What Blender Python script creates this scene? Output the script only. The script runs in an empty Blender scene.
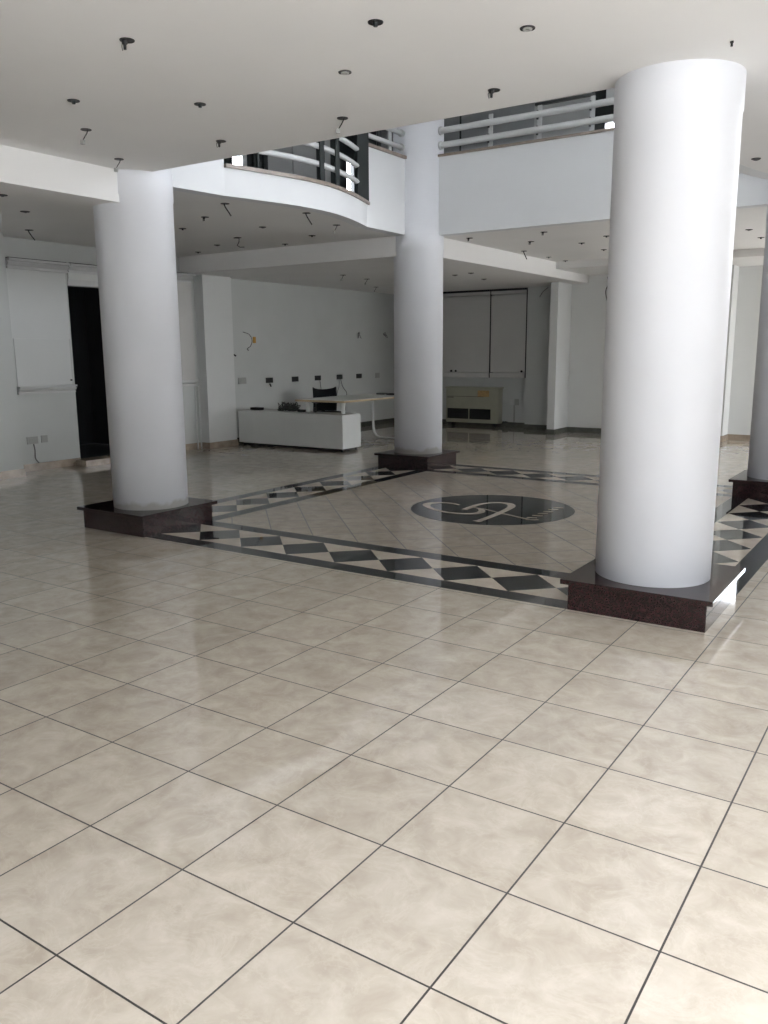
import bpy, bmesh, math, random
from mathutils import Vector, Matrix
random.seed(7)
PI = math.pi
scene = bpy.context.scene
COL = scene.collection

# ------------------------------------------------------------------ camera
cam_d = bpy.data.cameras.new('camera'); cam = bpy.data.objects.new('camera', cam_d); COL.objects.link(cam)
cam_d.sensor_fit = 'VERTICAL'; cam_d.sensor_height = 36.0; cam_d.lens = 833.83/1024*36.0
cam_d.clip_start = .05; cam_d.clip_end = 300
R = ((0.831976, -0.099373, 0.545839), (0.55477, 0.161041, -0.81627), (-0.006788, 0.981932, 0.189112))
M4 = Matrix([[*R[0], 1.838595], [*R[1], -1.599836], [*R[2], 1.588354], [0, 0, 0, 1]])
cam.matrix_world = M4
scene.camera = cam

# ------------------------------------------------------------------ world / light / exposure
w = bpy.data.worlds.new('overcast_sky'); scene.world = w; w.use_nodes = True
bg = w.node_tree.nodes['Background']; bg.inputs[0].default_value = (0.88, 0.925, 1.0, 1); bg.inputs[1].default_value = 3.0
vs = scene.view_settings
vs.view_transform = 'Standard'; vs.look = 'None'; vs.gamma = 1.0; vs.use_curve_mapping = False
vs.exposure = 2.8
def portal(name, loc, rot, sx, sy):            # sampling portals in the real window openings (emit nothing themselves)
    l = bpy.data.lights.new(name, 'AREA'); l.shape = 'RECTANGLE'; l.size = sx; l.size_y = sy
    l.cycles.is_portal = True
    o = bpy.data.objects.new(name, l); COL.objects.link(o); o.location = loc; o.rotation_euler = rot
    return o
XR, YF = 5.0, -3.6                              # glazed right side and street front of the hall
portal('daylight_side', (XR+.12, -.7, 1.55), (0, PI/2, 0), 3.1, 5.8)
portal('daylight_side_far', (XR+.12, 13.4, 1.55), (0, PI/2, 0), 3.1, 1.6)
portal('daylight_back', (3.4, 14.32, 1.55), (-PI/2, 0, 0), 3.3, 3.1)
portal('daylight_front', (3.6, YF-.12, 1.55), (PI/2, 0, 0), 2.9, 3.1)
portal('daylight_upper_side', (XR+.12, 7.25, 4.5), (0, PI/2, 0), 1.4, 5.5)

# ------------------------------------------------------------------ materials
def newmat(name):
    m = bpy.data.materials.new(name); m.use_nodes = True
    return m, m.node_tree, m.node_tree.nodes['Principled BSDF']
def mat(name, col, rough=.5, metal=0., noise=.04, nscale=6., spec=.5, bump=0., coat=0.):
    m, nt, p = newmat(name)
    p.inputs['Roughness'].default_value = rough; p.inputs['Metallic'].default_value = metal
    p.inputs['Specular IOR Level'].default_value = spec; p.inputs['Coat Weight'].default_value = coat
    tc = nt.nodes.new('ShaderNodeTexCoord'); n = nt.nodes.new('ShaderNodeTexNoise')
    n.inputs['Scale'].default_value = nscale; n.inputs['Detail'].default_value = 5
    nt.links.new(tc.outputs['Object'], n.inputs['Vector'])
    r = nt.nodes.new('ShaderNodeValToRGB')
    r.color_ramp.elements[0].color = (*[c*(1-noise) for c in col], 1); r.color_ramp.elements[0].position = .3
    r.color_ramp.elements[1].color = (*[min(1, c*(1+noise)) for c in col], 1); r.color_ramp.elements[1].position = .7
    nt.links.new(n.outputs['Fac'], r.inputs[0]); nt.links.new(r.outputs[0], p.inputs['Base Color'])
    if bump:
        b = nt.nodes.new('ShaderNodeBump'); b.inputs['Strength'].default_value = bump; b.inputs['Distance'].default_value = .01
        n2 = nt.nodes.new('ShaderNodeTexNoise'); n2.inputs['Scale'].default_value = nscale*8
        nt.links.new(tc.outputs['Object'], n2.inputs['Vector'])
        nt.links.new(n2.outputs['Fac'], b.inputs['Height']); nt.links.new(b.outputs[0], p.inputs['Normal'])
    return m

class NB:
    """tiny node helper"""
    def __init__(s, nt): s.nt = nt
    def math(s, op, a, b=None, c=None):
        n = s.nt.nodes.new('ShaderNodeMath'); n.operation = op
        for i, v in enumerate((a, b, c)):
            if v is None: continue
            if isinstance(v, (int, float)): n.inputs[i].default_value = v
            else: s.nt.links.new(v, n.inputs[i])
        return n.outputs[0]
def tile_mat(name, diag, c_lo, c_hi, grout, gw, rough=.07):
    m, nt, p = newmat(name); nb = NB(nt)
    tc = nt.nodes.new('ShaderNodeTexCoord'); sx = nt.nodes.new('ShaderNodeSeparateXYZ')
    nt.links.new(tc.outputs['Object'], sx.inputs[0])
    if diag:
        u = nb.math('DIVIDE', nb.math('ADD', sx.outputs[0], 3.637), .486); v = nb.math('DIVIDE', nb.math('SUBTRACT', sx.outputs[1], 4.01), .496)
        a = nb.math('ADD', u, v); b = nb.math('SUBTRACT', u, v); size = .344
    else:
        a = nb.math('DIVIDE', sx.outputs[0], .45); b = nb.math('DIVIDE', sx.outputs[1], .45); size = .45
    masks = []
    for q in (a, b):
        f = nb.math('FRACT', nb.math('ADD', q, 100.5))
        d = nb.math('ABSOLUTE', nb.math('SUBTRACT', f, .5))          # 0 at the joint
        masks.append(nb.math('LESS_THAN', d, gw/2/size))
    g = nb.math('MAXIMUM', masks[0], masks[1])
    ia = nb.math('FLOOR', nb.math('ADD', a, 100)); ib = nb.math('FLOOR', nb.math('ADD', b, 100))
    cx = nt.nodes.new('ShaderNodeCombineXYZ'); nt.links.new(ia, cx.inputs[0]); nt.links.new(ib, cx.inputs[1])
    wn = nt.nodes.new('ShaderNodeTexWhiteNoise'); wn.noise_dimensions = '3D'; nt.links.new(cx.outputs[0], wn.inputs['Vector'])
    off = nt.nodes.new('ShaderNodeVectorMath'); off.operation = 'SCALE'; off.inputs['Scale'].default_value = 7.0
    nt.links.new(wn.outputs['Color'], off.inputs[0])
    add = nt.nodes.new('ShaderNodeVectorMath'); add.operation = 'ADD'
    nt.links.new(tc.outputs['Object'], add.inputs[0]); nt.links.new(off.outputs[0], add.inputs[1])
    n = nt.nodes.new('ShaderNodeTexNoise'); n.inputs['Scale'].default_value = 7.0; n.inputs['Detail'].default_value = 8
    n.inputs['Roughness'].default_value = .62; n.inputs['Distortion'].default_value = .5
    nt.links.new(add.outputs[0], n.inputs['Vector'])
    r = nt.nodes.new('ShaderNodeValToRGB'); e = r.color_ramp.elements
    e[0].position = .32; e[0].color = (*c_lo, 1); e[1].position = .72; e[1].color = (*c_hi, 1)
    nt.links.new(n.outputs['Fac'], r.inputs[0])
    # thin pale veins
    n2 = nt.nodes.new('ShaderNodeTexNoise'); n2.inputs['Scale'].default_value = 6.0; n2.inputs['Detail'].default_value = 8
    n2.inputs['Roughness'].default_value = .68; n2.inputs['Distortion'].default_value = .7
    nt.links.new(add.outputs[0], n2.inputs['Vector'])
    vd = nb.math('ABSOLUTE', nb.math('SUBTRACT', n2.outputs['Fac'], .52))
    vm = nb.math('MULTIPLY', nb.math('SUBTRACT', 1.0, nb.math('MINIMUM', nb.math('DIVIDE', vd, .035), 1.0)), .2)
    mx = nt.nodes.new('ShaderNodeMixRGB'); nt.links.new(vm, mx.inputs[0]); nt.links.new(r.outputs[0], mx.inputs[1])
    mx.inputs[2].default_value = (*[min(1, c*1.12) for c in c_hi], 1)
    tint = nt.nodes.new('ShaderNodeMixRGB'); tint.blend_type = 'MULTIPLY'; tint.inputs[0].default_value = 1
    tv = nb.math('ADD', nb.math('MULTIPLY', wn.outputs['Value'], .07), .95)
    cc = nt.nodes.new('ShaderNodeCombineXYZ')
    for i in range(3): nt.links.new(tv, cc.inputs[i])
    nt.links.new(mx.outputs[0], tint.inputs[1]); nt.links.new(cc.outputs[0], tint.inputs[2])
    gm = nt.nodes.new('ShaderNodeMixRGB'); nt.links.new(g, gm.inputs[0]); nt.links.new(tint.outputs[0], gm.inputs[1])
    gm.inputs[2].default_value = (*grout, 1)
    nt.links.new(gm.outputs[0], p.inputs['Base Color'])
    rr = nb.math('ADD', nb.math('MULTIPLY', g, .5), rough); nt.links.new(rr, p.inputs['Roughness'])
    bp = nt.nodes.new('ShaderNodeBump'); bp.inputs['Strength'].default_value = .25; bp.inputs['Distance'].default_value = .002; bp.invert = True
    nt.links.new(g, bp.inputs['Height']); nt.links.new(bp.outputs[0], p.inputs['Normal'])
    p.inputs['IOR'].default_value = 1.55
    return m
def granite_mat(name, c1, c2, rough=.06):
    m, nt, p = newmat(name)
    tc = nt.nodes.new('ShaderNodeTexCoord'); v = nt.nodes.new('ShaderNodeTexVoronoi'); v.inputs['Scale'].default_value = 130
    n = nt.nodes.new('ShaderNodeTexNoise'); n.inputs['Scale'].default_value = 45; n.inputs['Detail'].default_value = 6
    nt.links.new(tc.outputs['Object'], v.inputs['Vector']); nt.links.new(tc.outputs['Object'], n.inputs['Vector'])
    mm = nt.nodes.new('ShaderNodeMixRGB'); mm.inputs[0].default_value = .5
    nt.links.new(v.outputs['Color'], mm.inputs[1]); nt.links.new(n.outputs['Fac'], mm.inputs[2])
    r = nt.nodes.new('ShaderNodeValToRGB'); e = r.color_ramp.elements
    e[0].position = .38; e[0].color = (*c1, 1); e[1].position = .68; e[1].color = (*c2, 1)
    nt.links.new(mm.outputs[0], r.inputs[0]); nt.links.new(r.outputs[0], p.inputs['Base Color'])
    p.inputs['Roughness'].default_value = rough
    return m

WHITE = mat('white_wall_paint', (.72, .73, .72), .75, noise=.02, nscale=1.5, spec=.25)
SHADEW = mat('shade_toned_white_wall_paint', (.60, .615, .60), .75, noise=.03, nscale=1.5, spec=.25)  # wall white with the dimness of left and back walls put into its colour
CEIL = mat('white_ceiling_paint', (.83, .82, .805), .85, noise=.02, nscale=1.2, spec=.2)
PILLAR = mat('satin_white_pillar_paint', (.78, .79, .825), .5, noise=.015, nscale=2, spec=.35)
def grime(m):
    nt = m.node_tree; nb = NB(nt); p = nt.nodes['Principled BSDF']; src = p.inputs['Base Color'].links[0].from_socket
    tc = nt.nodes.new('ShaderNodeTexCoord'); sx = nt.nodes.new('ShaderNodeSeparateXYZ'); nt.links.new(tc.outputs['Object'], sx.inputs[0])
    n = nt.nodes.new('ShaderNodeTexNoise'); n.inputs['Scale'].default_value = 7; n.inputs['Detail'].default_value = 4
    nt.links.new(tc.outputs['Object'], n.inputs['Vector'])
    top = nb.math('ADD', nb.math('MULTIPLY', n.outputs['Fac'], .16), .20)
    k = nb.math('MULTIPLY', nb.math('MINIMUM', nb.math('MAXIMUM', nb.math('DIVIDE', nb.math('SUBTRACT', top, sx.outputs[2]), .04), 0), 1), .55)
    mx = nt.nodes.new('ShaderNodeMixRGB'); nt.links.new(k, mx.inputs[0]); nt.links.new(src, mx.inputs[1]); mx.inputs[2].default_value = (.42, .40, .33, 1)
    nt.links.new(mx.outputs[0], p.inputs['Base Color'])
    return m
PILLARG = grime(mat('satin_white_pillar_paint_stained_foot', (.78, .79, .825), .5, noise=.015, nscale=2, spec=.35))
PARAPET = mat('white_parapet_paint', (.74, .75, .76), .6, noise=.015, nscale=2, spec=.3)
TILE = tile_mat('polished_cream_floor_tile', False, (.42, .365, .298), (.565, .512, .437), (.035, .032, .03), .0062, .045)
TILED = tile_mat('polished_cream_diagonal_tile', True, (.37, .315, .255), (.47, .41, .345), (.035, .032, .03), .008, .045)
CREAM = mat('cream_inlay_marble', (.50, .44, .37), .05, noise=.10, nscale=5)
BLACKM = mat('black_inlay_marble', (.014, .018, .021), .05, noise=.3, nscale=9)
GRAN = granite_mat('dark_brown_granite', (.009, .005, .005), (.036, .016, .017))
MARB = mat('tan_marble_skirting', (.40, .33, .26), .2, noise=.22, nscale=7)
MARBD = mat('dark_green_grey_skirting', (.10, .105, .09), .2, noise=.25, nscale=7)
CURB = mat('tan_marble_coping', (.27, .22, .18), .35, noise=.2, nscale=12)
METALW = mat('pale_grey_painted_steel', (.62, .63, .63), .35, noise=.03)
DARKM = mat('dark_painted_steel', (.015, .020, .020), .4, noise=.1)
GREYP = mat('grey_panel', (.42, .425, .42), .6, noise=.05, nscale=2)
GREYD = mat('dark_grey_panel', (.27, .28, .285), .6, noise=.05, nscale=2)
BLACK = mat('matt_black_plastic', (.012, .012, .013), .5, noise=.2)
BLKF = mat('black_upholstery', (.005, .006, .009), .9, noise=.25, nscale=30, bump=.3)
COPPER = mat('grey_cable_sheath', (.17, .17, .165), .5, noise=.2)
BLKC = mat('dark_cable_sheath', (.05, .055, .05), .5, noise=.3)
WCABLE = mat('white_cable_sheath', (.62, .62, .60), .5)
LAMW = mat('white_laminate', (.70, .71, .69), .35, noise=.015)
SHUT = mat('grey_white_shutter_paint', (.60, .59, .57), .55, noise=.03, nscale=2)
MOULD = mat('pale_grey_moulding', (.64, .645, .64), .5, noise=.03)
CHROME = mat('chrome_leg', (.75, .76, .76), .15, metal=1.0, noise=.02)
PLAST = mat('grey_white_socket_plastic', (.40, .40, .385), .35, noise=.02)
ORANGE = mat('orange_socket_box', (.55, .30, .06), .5)
ACB = mat('aged_beige_enamel', (.42, .42, .33), .45, noise=.06, nscale=5)
STICK = mat('faded_orange_sticker', (.50, .33, .16), .6, noise=.15, nscale=25)
GROUND = mat('pale_paving', (.46, .45, .43), .9, noise=.06, nscale=.4)
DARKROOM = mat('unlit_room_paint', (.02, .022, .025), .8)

def wood_mat():
    m, nt, p = newmat('light_beech_laminate')
    tc = nt.nodes.new('ShaderNodeTexCoord'); wv = nt.nodes.new('ShaderNodeTexWave'); wv.inputs['Scale'].default_value = 6
    wv.inputs['Distortion'].default_value = 5; wv.inputs['Detail'].default_value = 3
    mp = nt.nodes.new('ShaderNodeMapping'); mp.inputs['Scale'].default_value = (2, .3, 2)
    nt.links.new(tc.outputs['Object'], mp.inputs[0]); nt.links.new(mp.outputs[0], wv.inputs['Vector'])
    r = nt.nodes.new('ShaderNodeValToRGB'); r.color_ramp.elements[0].color = (.50, .39, .26, 1); r.color_ramp.elements[1].color = (.62, .51, .36, 1)
    nt.links.new(wv.outputs['Fac'], r.inputs[0]); nt.links.new(r.outputs[0], p.inputs['Base Color'])
    p.inputs['Roughness'].default_value = .25
    return m
WOOD = wood_mat()

# ------------------------------------------------------------------ mesh helpers
class MB:
    def __init__(s): s.bm = bmesh.new()
    def box(s, x0, y0, z0, x1, y1, z1, bev=0., mi=0):
        r = bmesh.ops.create_cube(s.bm, size=1.0)
        vs_ = r['verts']
        for v in vs_:
            v.co = Vector(((x0+x1)/2+v.co.x*(x1-x0), (y0+y1)/2+v.co.y*(y1-y0), (z0+z1)/2+v.co.z*(z1-z0)))
        fs = {f for v in vs_ for f in v.link_faces}
        for f in fs: f.material_index = mi
        if bev > 0:
            es = list({e for v in vs_ for e in v.link_edges})
            bmesh.ops.bevel(s.bm, geom=es, offset=bev, segments=2, profile=.5, affect='EDGES')
        return s
    def prism(s, pts, z0, z1, mi=0):
        lo = [s.bm.verts.new((x, y, z0)) for x, y in pts]; hi = [s.bm.verts.new((x, y, z1)) for x, y in pts]
        n = len(pts)
        s.bm.faces.new(lo[::-1]).material_index = mi; s.bm.faces.new(hi).material_index = mi
        for i in range(n):
            s.bm.faces.new((lo[i], lo[(i+1) % n], hi[(i+1) % n], hi[i])).material_index = mi
        return s
    def face(s, pts, mi=0):
        f = s.bm.faces.new([s.bm.verts.new(p) for p in pts]); f.material_index = mi
        return s
    def lathe(s, cx, cy, prof, seg=64, smooth=True):
        rings = []
        for r, z in prof:
            if r < 1e-6: rings.append([s.bm.verts.new((cx, cy, z))]); continue
            rings.append([s.bm.verts.new((cx+r*math.cos(2*PI*k/seg), cy+r*math.sin(2*PI*k/seg), z)) for k in range(seg)])
        for a, b in zip(rings, rings[1:]):
            for k in range(seg):
                k2 = (k+1) % seg
                if len(a) == 1 and len(b) == 1: continue
                if len(a) == 1: f = s.bm.faces.new((a[0], b[k2], b[k]))
                elif len(b) == 1: f = s.bm.faces.new((a[k], a[k2], b[0]))
                else: f = s.bm.faces.new((a[k], a[k2], b[k2], b[k]))
                f.smooth = smooth
        return s
    def tube(s, pts, r, seg=8, cap=True, flat=None):
        """round tube along points; flat=(rx, rz) gives a bar with elliptical section"""
        pts = [Vector(p) for p in pts]; rings = []
        up = None
        for i, p in enumerate(pts):
            t = (pts[min(i+1, len(pts)-1)]-pts[max(i-1, 0)]).normalized()
            if up is None:
                up = Vector((0, 0, 1)) if abs(t.z) < .9 else Vector((1, 0, 0))
            side = t.cross(up).normalized(); up = side.cross(t).normalized()
            ring = []
            for k in range(seg):
                a = 2*PI*k/seg
                rx, rz = flat if flat else (r, r)
                ring.append(s.bm.verts.new(p+side*math.cos(a)*rx+up*math.sin(a)*rz))
            rings.append(ring)
        for a, b in zip(rings, rings[1:]):
            for k in range(seg):
                f = s.bm.faces.new((a[k], a[(k+1) % seg], b[(k+1) % seg], b[k])); f.smooth = True
        if cap:
            s.bm.faces.new(rings[0][::-1]); s.bm.faces.new(rings[-1])
        return s
    def build(s, name, mats, parent=None, loc=None, kind=None):
        bmesh.ops.recalc_face_normals(s.bm, faces=s.bm.faces)
        me = bpy.data.meshes.new(name); s.bm.to_mesh(me); s.bm.free()
        if not isinstance(mats, (list, tuple)): mats = [mats]
        for m in mats: me.materials.append(m)
        o = bpy.data.objects.new(name, me); COL.objects.link(o)
        if parent: o.parent = parent
        if loc: o.location = loc
        if kind: o['kind'] = kind
        return o
def smooth_path(pts, n=6):
    """Catmull-Rom through points (any dimension)"""
    P = [Vector(p) for p in pts]; P = [P[0]*2-P[1]]+P+[P[-1]*2-P[-2]]; out = []
    for i in range(1, len(P)-2):
        for k in range(n):
            t = k/n
            out.append(.5*((2*P[i])+(-P[i-1]+P[i+1])*t+(2*P[i-1]-5*P[i]+4*P[i+1]-P[i+2])*t*t+(-P[i-1]+3*P[i]-3*P[i+1]+P[i+2])*t**3))
    out.append(P[-2]); return out
def thing(name, label, cat, loc=(0, 0, 0), rotz=0, group=None):
    o = bpy.data.objects.new(name, None); COL.objects.link(o); o.empty_display_size = .1
    o.location = loc; o.rotation_euler = (0, 0, rotz); o['label'] = label; o['category'] = cat
    if group: o['group'] = group
    return o
def tag(o, label, cat, group=None):
    o['label'] = label; o['category'] = cat
    if group: o['group'] = group
    return o
def struct(name, mb, m, parent=None): return mb.build(name, m, parent, kind='structure')
def sbox(name, b, m=None, parent=None, bev=0.):
    return struct(name, MB().box(*b, bev=bev), m or WHITE, parent)

# ------------------------------------------------------------------ key dimensions
H = 3.09            # main soffit
HB = 2.83           # beam undersides and dropped far ceiling
ZS = 3.35           # upper floor level
ZP = 4.02           # top of the solid parapets
HU = 6.3            # upper ceiling
XL = -8.55          # left wall
YB = 14.60          # wall with the shutters
YC = 14.15          # white wall right of the pier
curve = [(-4.21, 4.678), (-4.13, 4.93), (-4.07, 5.194), (-4.0, 5.50), (-3.97, 5.80), (-3.975, 6.06), (-4.03, 6.40), (-4.11, 6.72), (-4.22, 7.05), (-4.27, 7.19)]
curve = [tuple(v) for v in smooth_path([(x, y, 0) for x, y in curve], 4)]; curve = [(v[0], v[1]) for v in curve]
mirror = lambda pts: [(-3.87-x, y) for x, y in pts]

# ------------------------------------------------------------------ floor
f = MB()
X0, X1, Y0, Y1 = XL-.6, XR, YF, YB+.3
ax0, ax1, ax2, ax3 = -4.70, -3.88, .01, .83      # border strip limits, x
ay0, ay1, ay2, ay3 = 3.19, 4.01, 7.98, 8.79      # border strip limits, y
def quad(a, b, c, d, mi, z=0): f.face([(a, b, z), (c, b, z), (c, d, z), (a, d, z)], mi)
quad(X0, Y0, X1, ay0, 0); quad(X0, ay3, X1, Y1, 0); quad(X0, ay0, ax0, ay3, 0); quad(ax3, ay0, X1, ay3, 0)
quad(ax1, ay1, ax2, ay2, 1)
for a, b, c, d in ((ax0, ay0, ax1, ay1), (ax2, ay0, ax3, ay1), (ax0, ay2, ax1, ay3), (ax2, ay2, ax3, ay3)): quad(a, b, c, d, 2)
L = .165
nx, ny = 8, 8; px_, py_ = (ax2-ax1)/nx, (ay2-ay1)/ny
def strip_x(yA, yB_):       # a border strip running along x, between plinths
    quad(ax1, yA, ax2, yA+L, 2); quad(ax1, yB_-L, ax2, yB_, 2)
    y0, y1 = yA+L, yB_-L; ym = (y0+y1)/2
    for k in range(-1, nx):
        xa = ax1+px_*(k+.5); xb = xa+px_; xm = (xa+xb)/2
        A, B = max(xa, ax1), min(xb, ax2)
        if k == -1:
            f.face([(ax1, y0, 0), (xm, y0, 0), (xb, ym, 0), (xm, y1, 0), (ax1, y1, 0)], 2)
        elif k == nx-1:
            f.face([(xa, ym, 0), (xm, y0, 0), (ax2, y0, 0), (ax2, y1, 0), (xm, y1, 0)], 2)
        else:
            f.face([(xa, ym, 0), (xm, y0, 0), (xb, ym, 0), (xm, y1, 0)], 2)
    for k in range(nx):
        xa = ax1+px_*k; xb = xa+px_; xm = (xa+xb)/2
        f.face([(xa, y0, 0), (xb, y0, 0), (xm, ym, 0)], 3); f.face([(xa, y1, 0), (xm, ym, 0), (xb, y1, 0)], 3)
def strip_y(xA, xB):
    quad(xA, ay1, xA+L, ay2, 2); quad(xB-L, ay1, xB, ay2, 2)
    x0, x1 = xA+L, xB-L; xm = (x0+x1)/2
    for k in range(-1, ny):
        ya = ay1+py_*(k+.5); yb = ya+py_; ym = (ya+yb)/2
        if k == -1: f.face([(x0, ay1, 0), (x1, ay1, 0), (x1, ym, 0), (xm, yb, 0), (x0, ym, 0)], 2)
        elif k == ny-1: f.face([(xm, ya, 0), (x1, ym, 0), (x1, ay2, 0), (x0, ay2, 0), (x0, ym, 0)], 2)
        else: f.face([(xm, ya, 0), (x1, ym, 0), (xm, yb, 0), (x0, ym, 0)], 2)
    for k in range(ny):
        ya = ay1+py_*k; yb = ya+py_; ym = (ya+yb)/2
        f.face([(x0, ya, 0), (xm, ym, 0), (x0, yb, 0)], 3); f.face([(x1, ya, 0), (x1, yb, 0), (xm, ym, 0)], 3)
strip_x(ay0, ay1); strip_x(ay2, ay3); strip_y(ax0, ax1); strip_y(ax2, ax3)
floor = struct('floor', f, [TILE, TILED, BLACKM, CREAM])
for p in floor.data.polygons:
    if p.normal.z < 0: p.flip()
# medallion let into the centre of the diagonal field
CX, CY = -1.908, 5.99
med = MB().lathe(CX, CY, [(0, .0012), (.825, .0012), (.83, 0.0)], 96, False).build('medallion', BLACKM, floor)
def stroke(mb, pts, widths, z0=.0012, z1=.0024, n=6):
    P = smooth_path([(x, y, 0) for x, y in pts], n)
    m_ = len(P)-1; Lf, Rt = [], []
    for i, q in enumerate(P):
        t = (P[min(i+1, m_)]-P[max(i-1, 0)]).normalized(); s = Vector((-t.y, t.x, 0))
        u = i/m_*(len(widths)-1); k = min(int(u), len(widths)-2); wd = widths[k]+(widths[k+1]-widths[k])*(u-k)
        Lf.append(q+s*wd/2); Rt.append(q-s*wd/2)
    for i in range(m_):
        mb.face([(Rt[i].x, Rt[i].y, z1), (Rt[i+1].x, Rt[i+1].y, z1), (Lf[i+1].x, Lf[i+1].y, z1), (Lf[i].x, Lf[i].y, z1)])
LET = MB()
stroke(LET, [(-2.285, 5.995), (-2.367, 6.025), (-2.44, 6.03), (-2.515, 6.005), (-2.575, 5.955), (-2.598, 5.876), (-2.562, 5.785), (-2.461, 5.685), (-2.316, 5.604), (-2.185, 5.570), (-2.049, 5.580), (-1.952, 5.632), (-1.910, 5.715), (-1.932, 5.816), (-2.0, 5.905), (-2.11, 5.955)], [.03, .04, .06, .09, .09, .06, .05, .05, .07, .08, .06, .03])
stroke(LET, [(-2.115, 5.784), (-2.122, 5.98), (-2.115, 6.13), (-2.085, 6.235), (-2.03, 6.305), (-1.95, 6.335), (-1.87, 6.315), (-1.805, 6.24), (-1.762, 6.121), (-1.742, 5.956), (-1.732, 5.787), (-1.722, 5.567), (-1.727, 5.335)], [.07, .06, .05, .06, .09, .08, .065, .065, .07])
stroke(LET, [(-1.775, 5.345), (-1.73, 5.332), (-1.685, 5.318)], [.05, .05])
stroke(LET, [(-1.985, 5.935), (-1.778, 5.835), (-1.666, 5.788), (-1.453, 5.702), (-1.328, 5.652)], [.022, .035, .035, .035])
stroke(LET, [(-1.375, 5.635), (-1.32, 5.66), (-1.27, 5.70)], [.035, .05])
for x, y in [(-1.362, 5.755), (-1.358, 5.88), (-1.354, 6.0), (-1.350, 6.122), (-1.348, 6.25), (-1.345, 6.376)]:
    stroke(LET, [(x-.045, y-.02), (x, y), (x+.045, y+.02)], [.05, .05])
lo = LET.build('lettering', CREAM, med); lo['label'] = 'cream inlaid monogram letters with a row of dashes'
for p in lo.data.polygons:
    if p.normal.z < 0: p.flip()
struct('ground', MB().box(-40, -45, -.35, 60, 50, -.12), GROUND)
BLOCKER = mat('sky_blocker_render', (.40, .39, .37), .9, noise=.08, nscale=.5)
sbox('sky_blocker_side', (17, -34, -.2, 20, 5, 8.5), BLOCKER)
sbox('sky_blocker_side_low', (17, 5, -.2, 20, 44, 4.3), BLOCKER)          # unseen blocks added across the street to cut off the low sky
sbox('sky_blocker_front', (-24, -22, -.2, 17, -19, 4.5), BLOCKER)
sbox('trim_1', (X0, Y0, -.12, X1, Y1, -.004), GREYP)

# ------------------------------------------------------------------ ceilings / slabs (soffit plus upper floor as one slab)
left_edge = [(-4.30, 3.50), (-4.27, 4.10), (-4.21, 4.678)]+curve[1:]+[(-4.27, 8.30)]
right_edge = mirror(left_edge)
struct('ceiling', MB().prism([(XL-.2, YF), (XR, YF), (XR, 3.52), (XL-.2, 3.52)], H, ZS), CEIL)
struct('ceiling_left', MB().prism([(XL-.2, 3.52)]+[(x, max(y, 3.52)) for x, y in left_edge]+[(XL-.2, 8.30)], H, ZS), CEIL)
struct('ceiling_right', MB().prism([(x, max(y, 3.52)) for x, y in right_edge][::-1]+[(XR, 3.52), (XR, 8.36)], H, ZS), CEIL)
struct('ceiling_far', MB().prism([(-4.0, 8.36), (XR, 8.36), (XR, YC+.15), (-4.0, YC+.15)], H, ZS), CEIL)
struct('ceiling_dropped', MB().prism([(XL-.2, 8.30), (-4.0, 8.30), (-4.0, YB), (XL-.2, YB)], HB+.001, ZS), CEIL)
# beams
struct('trim_2', MB().box(-4.50, YF, HB, -4.08, 3.50, H+.02), CEIL)                 # beam over the left of the entrance bay
struct('trim_3', MB().box(XL, 8.10, HB, -4.30, 8.32, H+.02), CEIL)                  # beam running left from the middle pillar
struct('trim_4', MB().box(-4.30, 8.32, HB-.002, -3.995, YC, H+.02), CEIL)            # beam running back from the middle pillar
struct('trim_5', MB().box(-3.995, 12.55, 2.975, XR, YC, H+.02), CEIL)               # dropped band before the far wall
# upper ceiling
struct('ceiling_upper', MB().box(XL-.2, YF, HU, XR, YB, HU+.2), CEIL)

# ------------------------------------------------------------------ walls
lw = MB()
lw.box(XL-.15, YF, 0, XL, 5.99, H+.02).box(XL-.15, 7.60, 0, XL, YB, H+.02).box(XL-.15, 5.99, 2.53, XL, 7.60, H+.02)
struct('wall_left', lw, SHADEW)
sbox('wall_left_pilaster', (XL, 3.6, 0, -8.20, 4.85, H+.01), SHADEW)
sbox('wall_left_pier', (XL, 8.40, 0, -8.36, 9.06, HB+.01))
sbox('wall_back', (XL-.15, YB, 0, -4.55, YB+.15, ZS), SHADEW)
sbox('wall_back_column', (-5.30, 14.30, 0, -4.47, YB+.01, HB+.01), SHADEW)
sbox('wall_back_pier', (-4.47, 13.48, 0, -4.32, YB+.01, HB+.01))
sbox('wall_far', (-4.33, YC, 0, 1.8, YC+.15, H+.02))
sbox('wall_far_pilaster', (-1.85, 13.74, 0, -1.32, YC+.01, 2.98))
# street front: solid to the left, glazed to the right (behind the camera)
sbox('wall_front', (XL-.15, YF-.15, 0, 2.2, YF, H), GREYD)
def glazing(name, axis, c, a0, a1, z0, z1, n):
    g = MB(); wd = .05
    for k in range(n+1):
        a = a0+(a1-a0)*k/n
        if axis == 'x': g.box(c-wd, a-wd/2, z0, c+wd, a+wd/2, z1)
        else: g.box(a-wd/2, c-wd, z0, a+wd/2, c+wd, z1)
    for z in (z0+.03, z1-.03):
        if axis == 'x': g.box(c-wd, a0, z-.03, c+wd, a1, z+.03)
        else: g.box(a0, c-wd, z-.03, a1, c+wd, z+.03)
    return struct(name, g, METALW)
glazing('window_1', 'x', XR, YF, 1.6, 0, H, 4)
sbox('wall_right', (XR-.05, 1.6, 0, XR+.1, 12.7, H))
glazing('window_4', 'x', XR, 12.7, YC, 0, H, 1)
glazing('window_5', 'y', YC+.05, 1.8, XR, 0, H, 2)
glazing('window_2', 'y', YF, 2.2, XR, 0, H, 2)
glazing('window_3', 'x', XR, 4.5, 10.0, 3.8, 5.2, 3)
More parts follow.
